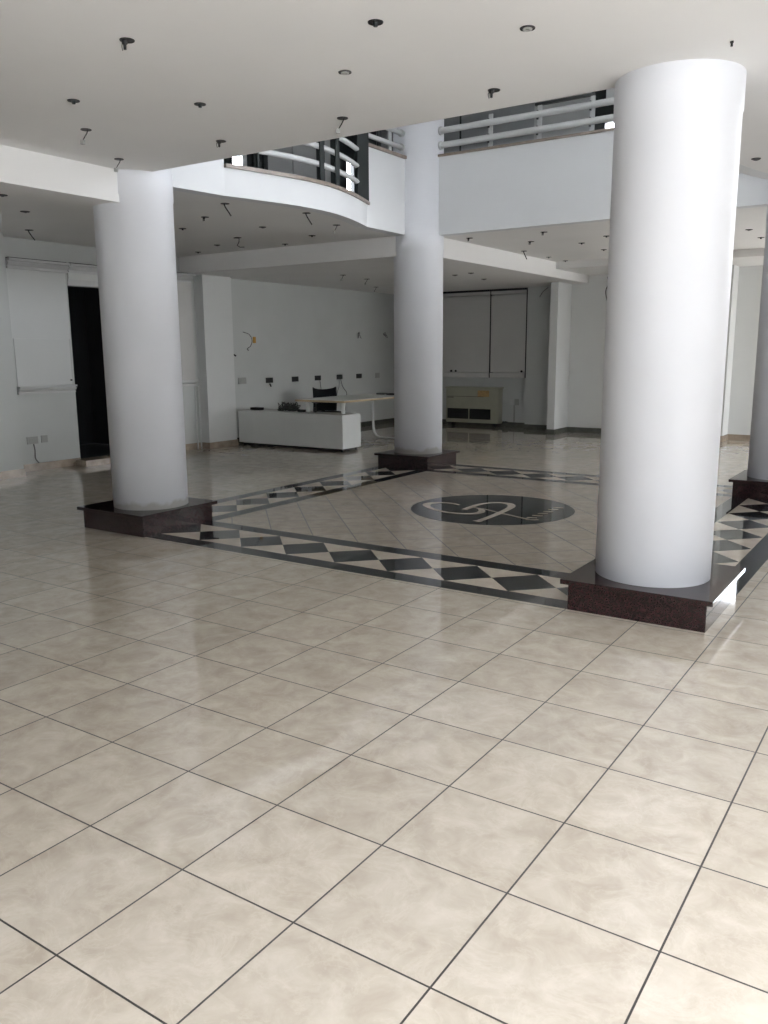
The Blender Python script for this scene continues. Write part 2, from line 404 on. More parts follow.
struct('wall_right_upper', MB().box(XR-.05, YF, H, XR+.1, YB, 3.8).box(XR-.05, YF, 3.8, XR+.1, 4.5, 5.2).box(XR-.05, 10.0, 3.8, XR+.1, YB, 5.2).box(XR-.05, YF, 5.2, XR+.1, YB, HU), WHITE)
sbox('wall_front_upper', (XL-.15, YF-.15, H, XR, YF, HU))
# dark room behind the doorway
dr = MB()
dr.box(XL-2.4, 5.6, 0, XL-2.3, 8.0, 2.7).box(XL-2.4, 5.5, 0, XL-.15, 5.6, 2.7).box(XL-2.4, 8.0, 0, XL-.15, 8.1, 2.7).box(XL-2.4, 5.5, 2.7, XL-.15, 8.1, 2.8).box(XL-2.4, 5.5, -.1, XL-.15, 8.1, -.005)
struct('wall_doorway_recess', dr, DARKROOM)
# skirtings
for i, b in enumerate([
    ((XL, 4.85, 0, XL+.015, 5.985, .10)), ((-8.20, 3.6, 0, -8.185, 4.865, .10)), ((XL, 4.85, 0, -8.19, 4.865, .10)),
    ((XL, 7.60, 0, XL+.015, 8.39, .10)), ((XL, 8.385, 0, -8.345, 8.40, .10)), ((-8.36, 8.39, 0, -8.345, 9.07, .10)),
    ((XL, 9.06, 0, XL+.015, YB, .10)), ((XL, YB-.015, 0, -5.30, YB, .10)), ((-5.31, 14.285, 0, -4.47, 14.30, .10)),
    ((-4.48, 13.465, 0, -4.305, 13.48, .10)), ((-4.32, 13.48, 0, -4.305, YC, .10)), ((-4.305, YC-.015, 0, -1.85, YC, .10)),
    ((-1.86, 13.725, 0, -1.305, 13.74, .10)), ((-1.32, 13.73, 0, -1.305, YC, .10)), ((-1.305, YC-.015, 0, 1.75, YC, .10))]):
    sbox('baseboard_%d' % (i+1), b, MARBD if 6 <= i <= 11 else MARB)

# ------------------------------------------------------------------ pillars and granite plinths
def pillar(cx, cy, r, label_p, m=PILLAR):
    t = MB().lathe(cx, cy, [(0, .20), (r, .20), (r, H-.20), (r+.006, H-.195), (r+.006, H+.02), (r, H+.03), (r, HU+.01), (0, HU+.01)], 96).build('pillar', m)
    t['kind'] = 'structure'; t['label'] = label_p
    return t
def plinth(x0, x1, y0, y1, label):
    t = thing('plinth', label, 'plinth', ((x0+x1)/2, (y0+y1)/2, 0), group='granite plinths under the pillars')
    hx, hy = (x1-x0)/2, (y1-y0)/2
    MB().box(-hx, -hy, 0, hx, hy, .168).build('base_block', GRAN, t)
    MB().box(-hx-.04, -hy-.04, .168, hx+.04, hy+.04, .198, bev=.004).build('top_slab', GRAN, t)
PL = [(-4.25, 3.585, .338), (.405, 3.59, .347), (-4.255, 8.39, .334), (.42, 8.39, .338)]
pillar(*PL[0], 'round white pillar at the left front corner of the atrium', PILLARG)
pillar(*PL[1], 'nearest and largest round white pillar, on the right')
pillar(*PL[2], 'slim looking round white pillar in the middle, beside the desk', PILLARG)
pillar(*PL[3], 'shaded round white pillar cut by the right edge of the photo')
plinth(-4.70, -3.885, 3.165, 4.0, 'dark brown granite plinth under the left white pillar')
plinth(.01, .835, 3.185, 4.01, 'speckled brown granite plinth under the nearest right pillar')
plinth(-4.66, -3.86, 7.98, 8.78, 'black looking granite plinth under the middle pillar near the desk')
plinth(.01, .83, 7.98, 8.78, 'dark plinth under the pillar at the right photo edge')

# ------------------------------------------------------------------ parapets
def ribbon(mb, pts, z0, z1, th):
    """wall following a polyline in plan, thickened to the left of its direction"""
    P = [Vector((x, y, 0)) for x, y in pts]; n = len(P); out = []
    for i, q in enumerate(P):
        t = (P[min(i+1, n-1)]-P[max(i-1, 0)]).normalized(); out.append(q+Vector((-t.y, t.x, 0))*th)
    for i in range(n-1):
        a, b, c, d = P[i], P[i+1], out[i+1], out[i]
        for quad_ in (((a.x, a.y, z0), (b.x, b.y, z0), (b.x, b.y, z1), (a.x, a.y, z1)), ((c.x, c.y, z0), (d.x, d.y, z0), (d.x, d.y, z1), (c.x, c.y, z1)),
                      ((a.x, a.y, z1), (b.x, b.y, z1), (c.x, c.y, z1), (d.x, d.y, z1)), ((d.x, d.y, z0), (c.x, c.y, z0), (b.x, b.y, z0), (a.x, a.y, z0))):
            mb.face(quad_)
    for q, o in ((P[0], out[0]), (P[-1], out[-1])):
        mb.face([(q.x, q.y, z0), (q.x, q.y, z1), (o.x, o.y, z1), (o.x, o.y, z0)])
    bmesh.ops.remove_doubles(mb.bm, verts=mb.bm.verts, dist=1e-5)
    return mb
e = .012
lowL = [(x+e, y) for x, y in curve]
struct('wall_balcony_left', ribbon(ribbon(ribbon(MB(), [(-4.30+e, 3.93), (-4.27+e, 4.10), (-4.21+e, 4.678)], H-.001, ZP, .14), lowL, H-.001, ZS, .14), [(-4.27+e, 7.19), (-4.27+e, 8.12)], H-.001, ZP, .14), PARAPET)
off = lambda pts, d: [(x+d, y) for x, y in pts]
struct('trim_6', ribbon(MB(), [(x+e+.03, y) for x, y in curve]+[(-4.265+e, 7.25)], ZS, ZS+.035, .20), CURB)
struct('trim_7', ribbon(MB(), [(-4.27+e+.03, 7.17), (-4.27+e+.03, 8.09)], ZP, ZP+.035, .20), CURB)
struct('wall_balcony_far', MB().box(-3.96, 8.355, H-.001, .10, 8.50, ZP+.035), PARAPET)
struct('trim_8', MB().box(-3.96, 8.330, ZP+.035, .10, 8.53, ZP+.063), CURB)
struct('wall_balcony_front', MB().box(-3.94, 3.36, ZS, .10, 3.50, ZP), PARAPET)
mr = mirror(lowL)[::-1]
struct('wall_balcony_right', ribbon(ribbon(MB(), mr, H-.001, ZS, .14), [(.40, 4.70), (.40, 3.93)], H-.001, ZP, .14), PARAPET)

# ------------------------------------------------------------------ railings
# far balcony: two fat pipes, thin dark top rail, flat white posts
rl = thing('balcony_railing', 'straight steel railing of two fat pipes on the far white balcony wall', 'railing', (0, 8.42, ZP+.063))
for z in (.115, .292):
    p = MB().tube([(-3.935, -.05, z), (-3.85, -.05, z), (-1.9, -.05, z), (.08, -.05, z)], .038, 14).build('pipe_rail', METALW, rl)
    MB().tube([(-3.92, -.05, z), (-3.895, -.05, z)], .052, 14).build('flange', METALW, p)
for x in (-3.215, -2.56, -1.90, -1.25, -.60):
    q = MB().box(x-.028, -.012, 0, x+.028, .006, .40, bev=.002).build('post', METALW, rl)
    for z in (.115, .292): MB().box(x-.030, -.035, z-.052, x-.012, -.010, z+.052).build('bracket', DARKM, q)
MB().box(-2.62, -.02, .40, -1.88, .02, .43).build('top_rail', DARKM, rl)
# curved left balcony
rc = thing('curved_balcony_railing', 'curved railing of three pale pipes on the low rounded left balcony', 'railing', (-4.0, 5.9, ZS+.035))
base = Vector((-4.0, 5.9, ZS+.035))
cp = [(x-.05, y) for x, y in curve[1:-5]]
for z in (3.575, 3.755, 3.94):
    MB().tube([Vector((x, y, z))-base for x, y in cp], .029, 12).build('pipe_rail', METALW, rc)
for yy, hw in ((5.08, .012), (5.95, .035), (6.27, .035)):
    x, y = min(cp, key=lambda q: abs(q[1]-yy)); y = yy
    MB().box(x+.027-base.x, y-hw-base.y, 0, x+.042-base.x, y+hw-base.y, .68, bev=.002).build('post', DARKM, rc)
MB().box(-4.255-base.x, 6.94-base.y, 0, -4.215-base.x, 7.175-base.y, .80).build('end_panel', DARKM, rc)
rs = thing('short_balcony_railing', 'short pipe railing above the high white panel beside the middle pillar', 'railing', (-4.30, 7.6, ZP+.035))
for z in (.11, .28):
    p = MB().tube([(0, -.40, z), (0, 0, z), (0, .44, z)], .029, 12).build('pipe_rail', METALW, rs)
    MB().tube([(0, .43, z), (0, .455, z)], .046, 14).build('flange', METALW, p)
MB().box(-.06, -.03, 0, -.04, .03, .40).build('post', DARKM, rs)
MB().box(-.05, .20, 0, -.03, .26, .40).build('post', METALW, rs)

# ------------------------------------------------------------------ upper storey background
XU = -7.5
ul = MB()
segs = [(3.6, 8.30, DARKM), (8.52, 8.62, METALW), (8.62, 9.11, DARKM), (9.11, 9.72, GREYP), (9.74, 10.36, GREYP), (10.36, 10.60, DARKM), (10.60, 10.76, GREYP), (10.76, 11.24, DARKM), (11.46, 12.2, DARKM)]
mats = [DARKM, METALW, GREYP]
for a, b, m in segs: ul.box(XU-.08, a, ZS, XU, b, HU, mi=mats.index(m))
ul.box(XU-.08, 8.30, ZS, XU, 8.52, 4.2, mi=0).box(XU-.08, 8.30, 5.4, XU, 8.52, HU, mi=0)
ul.box(XU-.10, 9.72, ZS, XU-.02, 9.74, HU, mi=0)
ul.box(XU-.08, 11.24, ZS, XU, 11.46, 4.2, mi=0).box(XU-.08, 11.24, 4.98, XU, 11.46, HU, mi=0)
for y in (8.74, 8.86, 8.98): ul.box(XU, y, ZS, XU+.03, y+.025, HU, mi=0)
struct('wall_upper_left', ul, mats)
ub = MB()
mats = [GREYD, GREYP, DARKM, WHITE]
ub.box(XU, 12.2, ZS, -5.74, 12.3, HU, mi=0).box(-5.74, 12.21, ZS, -5.70, 12.3, HU, mi=2).box(-5.70, 12.2, ZS, -4.32, 12.3, HU, mi=0)
ub.box(-4.32, 12.2, ZS, -3.34, 12.3, HU, mi=1)
ub.box(-3.34, 12.2, ZS, -3.10, 12.3, HU, mi=2).box(-3.10, 12.2, ZS, XR, 12.3, 4.85, mi=2).box(-3.10, 12.2, 5.15, XR, 12.3, 5.45, mi=2).box(-3.10, 12.2, 5.45, XR, 12.3, HU, mi=3)
ub.box(-2.5, 12.2, 4.85, XR, 12.3, 5.15, mi=2)
ub.box(-5.0, 12.19, 4.9, -4.94, 12.2, 5.02, mi=2)
struct('wall_upper_back', ub, mats)
sbox('wall_upper_front_left', (XU-.08, 3.5, ZS, -4.9, 3.6, HU), GREYP)

# ------------------------------------------------------------------ left wall fittings
def cornice(mb, x, y0, y1, z0, z1, d):
    """stepped moulding profile along y, on a wall facing +x"""
    h = z1-z0
    prof = [(0, z0), (d*.55, z0), (d*.55, z0+h*.20), (d*.38, z0+h*.23), (d*.38, z0+h*.30), (d*.62, z0+h*.33), (d*.85, z0+h*.62), (d*.60, z0+h*.66), (d*.60, z0+h*.73), (d, z0+h*.76), (d, z1), (0, z1)]
    a = [mb.bm.verts.new((x+px, y0, pz)) for px, pz in prof]; b = [mb.bm.verts.new((x+px, y1, pz)) for px, pz in prof]
    mb.bm.faces.new(a); mb.bm.faces.new(b[::-1]); n = len(prof)
    for i in range(n): mb.bm.faces.new((a[i], b[i], b[(i+1) % n], a[(i+1) % n]))
    return mb
def win_box(label, y0, y1, x, panel, dp=.0):
    t = thing('shutter_cabinet', label, 'cabinet', (x, (y0+y1)/2, 1.04), group='boxed shutters along the left wall'); b = Vector((x, (y0+y1)/2, 1.04))
    hw = (y1-y0)/2
    cornice(MB(), 0, -hw, hw, 2.69-b.z, 2.82-b.z, .11+dp).build('cornice', MOULD, t)
    MB().box(0, -hw+.02, 2.82-b.z, .07+dp, hw-.02, 2.832-b.z).build('shadow_strip', BLACK, t)  # solid black strip stands for the shade line above the cornice
    cornice(MB(), 0, -hw+.01, hw-.01, 1.05-b.z, 1.155-b.z, .09+dp).build('lower_moulding', MOULD, t)
    if panel: MB().box(0, -hw+.03, .115, .03+dp, hw-.03, 2.69-b.z, bev=.004).build('panel', SHUT, t)
    else:
        MB().box(0, -hw+.03, .115, .009, hw-.03, 1.79-b.z, bev=.003).build('lower_panel', WHITE, t)
        MB().box(0, -hw+.01, .75, .006, hw-.01, 2.69-b.z).build('panel', WHITE, t)
    return t
t = win_box('long pale cornice and lower moulding on the wall left of the dark doorway', 5.06, 5.975, XL, False)
MB().lathe(0, 0, [(0, 0), (.014, 0), (.014, .02), (0, .02)], 10).build('knob', BLACK, t, loc=(.03, .40, .17))
win_box('narrow shutter cabinet showing between the left pillar and the white pier', 7.62, 8.22, XL+.0, True, .12)
t = thing('door_cornice', 'pale cornice and lintel running over the dark doorway', 'moulding', (XL, 6.79, 2.53))
cornice(MB(), 0, -.80, .80, .17, .29, .11).build('cornice', MOULD, t)
MB().box(0, -.79, .29, .09, .79, .302).build('shadow_strip', BLACK, t)  # black strip drawn in place of shade over the door cornice
MB().box(0, -.80, .08, .04, .80, .17).build('upper_lintel', LAMW, t)
MB().box(0, -.80, 0, .02, .80, .08).build('lower_lintel', MOULD, t)
tag(MB().box(0, 0, 0, .30, 1.2, .05, bev=.004).box(.06, .0, .05, .30, 1.2, .085, bev=.004).build('doorstep', MARB, loc=(XL, 5.86, 0)), 'low tan marble step in front of the dark doorway', 'step')

def socket(label, loc, wy, hz, group, m=PLAST, face='x', name='wall_socket'):
    t = thing(name, label, 'socket', loc, group=group)
    if face == 'x':
        MB().box(0, -wy/2, -hz/2, .012, wy/2, hz/2, bev=.003).build('plate', m, t)
        MB().box(.012, -wy*.3, -hz*.22, .016, wy*.3, hz*.22, bev=.001).build('insert', m, t)
    else:
        MB().box(-wy/2, -.012, -hz/2, wy/2, 0, hz/2, bev=.003).build('plate', m, t)
        MB().box(-wy*.25, -.016, -hz*.22, wy*.25, -.012, hz*.22, bev=.001).build('insert', m, t)
    return t
socket('double white socket low on the left wall, with a cable hanging from it', (XL, 5.24, .42), .17, .10, 'sockets low on the left wall')
socket('small square white socket low on the left wall, nearer the doorway', (XL, 5.425, .425), .10, .10, 'sockets low on the left wall')
tag(MB().tube(smooth_path([(XL+.02, 5.245, .37), (XL+.03, 5.25, .28), (XL+.02, 5.255, .17), (XL+.025, 5.30, .10)]), .009).build('cable', COPPER), 'grey cable hanging from the low socket to the skirting', 'cable')
for k, (x, y) in enumerate([(XL+.045, 8.27), (XL+.045, 8.35)]):
    tag(MB().tube([(x, y, 0), (x, y, 1.04)], .013, 10).build('wall_pipe', WHITE), ['thin white pipe in the corner below the narrow shutter cabinet, farther from the pier', 'thin white pipe in the corner, hard against the white pier'][k], 'pipe', 'white pipes beside the pier')
tag(MB().tube(smooth_path([(-6.06, 3.34, 3.09), (-5.99, 3.38, 3.03), (-5.96, 3.40, 2.93), (-5.97, 3.39, 2.80), (-6.0, 3.37, 2.70)]), .008).build('hanging_cable', WCABLE), 'white cable loop hanging from the ceiling at the left photo edge', 'cable')
tag(MB().tube(smooth_path([(-8.19, 4.42, 1.84), (-8.17, 4.47, 1.87), (-8.165, 4.52, 1.83), (-8.17, 4.53, 1.80)]), .006).build('cable_stub', COPPER), 'short grey cable stub on the pilaster at the left edge', 'cable')

# ------------------------------------------------------------------ desk wall fittings
def backbox(label, y, z, group='black sockets in a row above the desk'):
    t = thing('wall_box', label, 'socket', (XL, y, z), group=group)
    b = MB(); wy, hz = .19, .094
    b.box(0, -wy/2, -hz/2, .010, wy/2, -hz/2+.012).box(0, -wy/2, hz/2-.012, .010, wy/2, hz/2).box(0, -wy/2, -hz/2, .010, -wy/2+.012, hz/2).box(0, wy/2-.012, -hz/2, .010, wy/2, hz/2)
    b.build('frame', BLACK, t)
    MB().box(0, -wy/2+.01, -hz/2+.01, .004, wy/2-.01, hz/2-.01).build('recess', BLACK, t)
    MB().box(.004, -.03, -.02, .012, .035, .015, bev=.002).build('terminal', BLACK, t)
socket('grey rectangular socket plate above the left end of the white cabinet', (XL, 9.44, 1.095), .20, .11, 'sockets above the desk')
ys = [10.16, 10.90, 11.60, 12.32, 13.01]
ls = ['leftmost black socket box above the desk, with a small stub below', 'black socket box above the tangled wires, second from the left', 'black socket box directly above the chair, its cable running down', 'black socket box with two cables looping down behind the desk', 'black socket box nearest the middle pillar, without a cable']
for y, l in zip(ys, ls): backbox(l, y, 1.08)
socket('small grey socket plate beside the middle pillar, above the desk end', (XL, 13.71, 1.075), .15, .11, 'sockets above the desk')
tag(MB().tube([(XL+.01, 10.160, 1.02), (XL+.03, 10.165, .985), (XL+.02, 10.180, .97)], .014).build('cable_stub', BLACK), 'short black stub under the leftmost black socket box', 'cable')
tag(MB().tube(smooth_path([(XL+.01, 11.660, 1.03), (XL+.03, 11.670, .8), (XL+.02, 11.660, .5), (XL+.02, 11.670, .12)]), .007).build('wall_cable', COPPER), 'thin cable running down the wall behind the black chair', 'cable')
tag(MB().tube(smooth_path([(XL+.01, 12.300, 1.03), (XL+.04, 12.250, .9), (XL+.06, 12.140, .7), (XL+.05, 12.120, .3)]), .006).build('wall_cable', COPPER), 'left cable of the looping pair behind the desk', 'cable')
tag(MB().tube(smooth_path([(XL+.01, 12.350, 1.03), (XL+.05, 12.370, .88), (XL+.07, 12.470, .75), (XL+.06, 12.420, .62)]), .007).build('wall_cable', COPPER), 'right cable of the looping pair behind the desk, ending in a knot', 'cable')
tag(MB().tube(smooth_path([(XL+.01, 9.500, 1.94), (XL+.06, 9.600, 1.90), (XL+.07, 9.660, 1.80), (XL+.05, 9.640, 1.70), (XL+.02, 9.580, 1.65), (XL+.03, 9.610, 1.62)]), .006).build('wall_cable', COPPER), 'curved wire loop sticking out beside the orange outlet', 'cable')
t = thing('outlet_box', 'small orange outlet box high on the white desk wall', 'socket', (XL, 9.79, 1.805))
MB().box(0, -.035, -.055, .015, .035, .055, bev=.004).build('box_frame', ORANGE, t); MB().box(.015, -.018, -.03, .018, .018, .03).build('cover', ORANGE, t)
tag(MB().tube([(XL, 9.20, 1.56), (XL+.03, 9.230, 1.55), (XL+.035, 9.270, 1.53)], .014).build('cable_stub', BLACK), 'black stub poking out of the wall just right of the white pier', 'cable')
for y, l in ((13.0, 'small tuft of cut wires high on the wall, left of its twin'), (13.96, 'small tuft of cut wires high on the wall, beside the middle pillar')):
    m_ = MB()
    for k in range(4): m_.tube(smooth_path([(XL, y, 1.95), (XL+.04, y+random.uniform(-.06, .06), 1.96+random.uniform(-.02, .04)), (XL+.06, y+random.uniform(-.1, .1), 1.9+random.uniform(-.05, .04))], 4), .006, 6)
    tag(m_.build('wire_tuft', COPPER), l, 'wires', 'wire tufts high on the desk wall')

# ------------------------------------------------------------------ desk group
t = thing('credenza', 'long low white cabinet in front of the wooden desk top', 'cabinet', (-7.23, 9.35, 0))
MB().box(-1.12, -.25, .05, 1.13, .25, .575, bev=.003).build('body', LAMW, t)
MB().box(-1.12, -.255, .575, 1.13, .25, .592, bev=.002).build('top_board', LAMW, t)
MB().box(-1.06, -.20, .018, 1.05, .22, .05).build('plinth_base', BLACK, t)
for x in (-1.04, 1.07):
    for y in (-.19, .19): MB().lathe(x, y, [(0, 0), (.022, 0), (.022, .05), (0, .05)], 12).build('foot', BLACK, t)
d = thing('desk', 'desk with pale wooden top resting on short white posts of the cabinet', 'desk', (-6.75, 10.4, 0))
MB().box(-.50, -1.08, .772, .53, 1.07, .8055, bev=.002).build('edge_band', WOOD, d)
MB().box(-.495, -1.075, .8055, .525, 1.065, .808).build('tabletop', LAMW, d)
for x in (-.29, .45): MB().lathe(x, -1.0, [(0, .592), (.034, .592), (.034, .772), (0, .772)], 20).build('post', LAMW, d)
lp = [(-.29, .93, .772), (-.29, .93, .40), (-.285, .93, .20), (-.265, .93, .105), (-.215, .93, .045), (-.14, .93, .018), (-.06, .93, .013), (.20, .93, .013), (.29, .93, .024), (.36, .93, .07), (.39, .93, .15), (.40, .93, .30), (.40, .93, .772)]
MB().tube([Vector(p) for p in lp], .02, 10, flat=(.036, .014)).build('loop_leg', METALW, d)
MB().box(-.26, .90, .74, .38, .96, .772).build('cross_bar', CHROME, d)
t = thing('glass_tray', 'small clear tray standing near the far end of the desk', 'tray', (-6.75, 11.2, .808))
MB().box(-.09, -.05, 0, .09, .05, .006).build('tray_base', LAMW, t)
MB().box(-.09, -.05, .006, -.085, .05, .035).box(.085, -.05, .006, .09, .05, .035).box(-.09, .045, .006, .09, .05, .035).box(-.09, -.05, .006, .09, -.045, .035).build('rim', COPPER, t)
t = thing('keyboard', 'flat black device lying on the desk beside the middle pillar', 'device', (-6.52, 11.27, .808))
MB().box(-.14, -.06, 0, .14, .06, .022, bev=.004).build('body', BLACK, t)
MB().box(-.12, -.045, .022, .12, .045, .027).build('key_field', BLACK, t)
t = thing('router', 'flat black box lying on the left end of the white cabinet', 'device', (-8.20, 9.42, .592))
MB().box(-.10, -.07, .006, .10, .07, .045, bev=.005).build('casing', BLACK, t); MB().box(-.10, -.06, 0, .10, .06, .006).build('foot_pad', BLACK, t)
m_ = MB()
for k in range(26):
    c = Vector((-7.46+random.uniform(-.16, .16), 9.40+random.uniform(-.05, .07), .60)); pts = []
    for j in range(7): pts.append(c+Vector((random.uniform(-.10, .10), random.uniform(-.07, .07), random.uniform(.01, .15)*(1 if j % 2 else .4))))
    m_.tube(smooth_path(pts, 4), random.choice((.005, .007)), 6)
tag(m_.build('wire_tangle', BLKC), 'tangle of grey and black wires heaped on the white cabinet', 'wires')
t = thing('adapter', 'small black adapter lying on the cabinet right of the wire tangle', 'device', (-7.17, 9.42, .592))
MB().box(-.09, -.035, 0, .07, .035, .04, bev=.006).build('casing', BLACK, t); MB().tube(smooth_path([(.07, 0, .02), (.12, .03, .03), (.15, 0, .01)]), .005, 6).build('lead', BLACK, t)
tag(MB().box(-.02, -.02, 0, .02, .02, .075, bev=.004).box(-.012, -.012, .075, .012, .012, .082).build('small_box', BLACK, loc=(-6.93, 9.45, .592)), 'tiny upright black box beside the left desk post', 'device')
# chair
ch = thing('office_chair', 'black office chair behind the desk, its back above the wooden top', 'chair', (-7.62, 10.76, 0), math.radians(-118))
bk = MB(); N, Mv = 12, 8; grid = []
for i in range(N+1):
    row = []
    for j in range(Mv+1):
        u = i/N*2-1; v = j/Mv
        x = u*.235; z = .50+.40*v+(.035*u*u*v*v if v > .5 else 0)
        if abs(u) > .99 and v > .99: z += .01
        row.append((x, -.20-.05*(1-u*u)+.02*math.sin(v*PI), z))
    grid.append(row)
for s_ in (0, .035):
    pass
vv = [[[bk.bm.verts.new((p[0], p[1]-s_, p[2])) for p in row] for row in grid] for s_ in (0, .035)]
for q in (0, 1):
    for i in range(N):
        for j in range(Mv): bk.bm.faces.new((vv[q][i][j], vv[q][i+1][j], vv[q][i+1][j+1], vv[q][i][j+1])).smooth = True
for i in range(N):
    for j in (0, Mv): bk.bm.faces.new((vv[0][i][j], vv[0][i+1][j], vv[1][i+1][j], vv[1][i][j]))
for j in range(Mv):
    for i in (0, N): bk.bm.faces.new((vv[0][i][j], vv[0][i][j+1], vv[1][i][j+1], vv[1][i][j]))
bk.build('backrest', BLKF, ch)
MB().box(-.24, -.22, .43, .24, .24, .50, bev=.03).build('seat', BLKF, ch)
MB().tube([(0, -.05, .42), (0, -.27, .44), (0, -.29, .52), (0, -.275, .66)], .018, 8, flat=(.03, .012)).build('back_support', BLACK, ch)
for s_ in (-1, 1):
    MB().tube(smooth_path([(s_*.25, .05, .46), (s_*.29, .05, .52), (s_*.29, .03, .66), (s_*.29, .12, .68), (s_*.29, -.14, .68)], 4), .016, 8).build('armrest', BLACK, ch)
MB().lathe(0, 0, [(0, .10), (.03, .10), (.03, .28), (.02, .28), (.02, .43), (0, .43)], 16).build('gas_column', BLACK, ch)
for k in range(5):
    a = 2*PI*k/5+.3; c_, s_ = math.cos(a), math.sin(a)
    q = MB().tube([(0, 0, .12), (c_*.15, s_*.15, .10), (c_*.28, s_*.28, .07)], .016, 8).build('leg', BLACK, ch)
    MB().tube([(c_*.28-s_*.02, s_*.28+c_*.02, .028), (c_*.28+s_*.02, s_*.28-c_*.02, .028)], .028, 12).build('caster', BLACK, q)

# ------------------------------------------------------------------ back wall: shutters, AC, sockets
def shutter(label, x0, x1, knobs):
    t = thing('shutter_cabinet', label, 'cabinet', ((x0+x1)/2, YB, 1.03), group='tall shutter cabinets on the back wall')
    hw = (x1-x0)/2
    MB().box(-hw, -.15, .115, hw, 0, 1.68, bev=.004).build('shutter_panel', SHUT, t)
    MB().box(-hw, -.165, 1.695, hw, 0, 1.76, bev=.006).build('header', SHUT, t)
    MB().box(hw, -.155, .0, hw+.022, 0, 1.76).build('dark_joint', BLACK, t)
    MB().box(-hw, -.175, 0, hw, 0, .105, bev=.008).build('sill_ledge', SHUT, t)
    for k in knobs: MB().lathe(0, 0, [(0, -.012), (.022, -.012), (.022, .012), (0, .012)], 14).build('knob', BLACK, t, loc=(k-(x0+x1)/2, -.16, .135)).rotation_euler = (PI/2, 0, 0)
shutter('wide shutter cabinet on the back wall, beside the middle pillar', -7.85, -6.205, (-7.11, -7.0))
shutter('narrower shutter cabinet on the back wall, beside the grey column', -6.18, -5.39, (-5.46,))
tag(MB().box(-7.85, YB-.20, 2.792, -5.36, YB, HB).build('shutter_track', BLACK), 'black track above the shutters on the back wall', 'track')
a = thing('fan_coil_unit', 'aged beige floor standing air conditioner under the shutters', 'air conditioner', (-6.56, YB-.12, 0))
MB().box(-.64, -.10, .07, .62, .10, .80, bev=.012).build('casing', ACB, a)
MB().box(-.66, -.11, .80, .64, .11, .83, bev=.01).build('top_cover', ACB, a)
g = MB().box(-.60, -.112, .625, .27, -.098, .632).box(-.60, -.115, .60, -.45, -.10, .612); g.build('front_seam', BLACK, a)
for x0, x1 in ((-.60, -.09), (-.06, .44)):
    q = MB().box(x0, -.105, .15, x1, -.095, .37).build('grille_opening', BLACK, a)
    s_ = MB()
    for k in range(9): s_.box(x0, -.11, .165+k*.024, x1, -.104, .169+k*.024)
    s_.build('louvre', DARKM, q)
MB().box(.13, -.103, .63, .40, -.099, .76).build('sticker', STICK, a)
for x in (-.55, .52): MB().box(x-.04, -.08, 0, x+.04, .08, .07).build('foot', BLACK, a)
socket('left plate of the socket pair on the back wall, right of the air conditioner', (-5.735, YB, .525), .10, .12, 'socket pair on the back wall', MOULD, 'y')
socket('right round socket of the pair on the back wall, beside the column', (-5.62, YB, .525), .10, .13, 'socket pair on the back wall', PLAST, 'y')
tag(MB().box(-5.69, YB-.012, .10, -5.66, YB, .46, bev=.002).build('conduit', PLAST), 'thin vertical conduit below the back wall socket pair', 'conduit')
tag(MB().tube(smooth_path([(-5.91, YB-.05, .12), (-5.89, YB-.06, .10), (-5.86, YB-.05, .11), (-5.8, YB-.04, .10)]), .01).build('cable', BLACK), 'black cable trailing from the air conditioner foot', 'cable')
tag(MB().tube(smooth_path([(-4.85, 14.26, 2.80), (-4.93, 14.2, 2.72), (-5.0, 14.2, 2.62)]), .007).build('hanging_cable', COPPER), 'dark wire hanging slanted at the top of the grey column', 'cable')
tag(MB().tube(smooth_path([(-3.62, YC-.02, 2.93), (-3.60, YC-.04, 2.8), (-3.64, YC-.04, 2.66), (-3.61, YC-.05, 2.52), (-3.60, YC-.05, 2.48)]), .008).build('hanging_cable', BLACK), 'black wire hanging down the far wall beside the nearest pillar', 'cable')

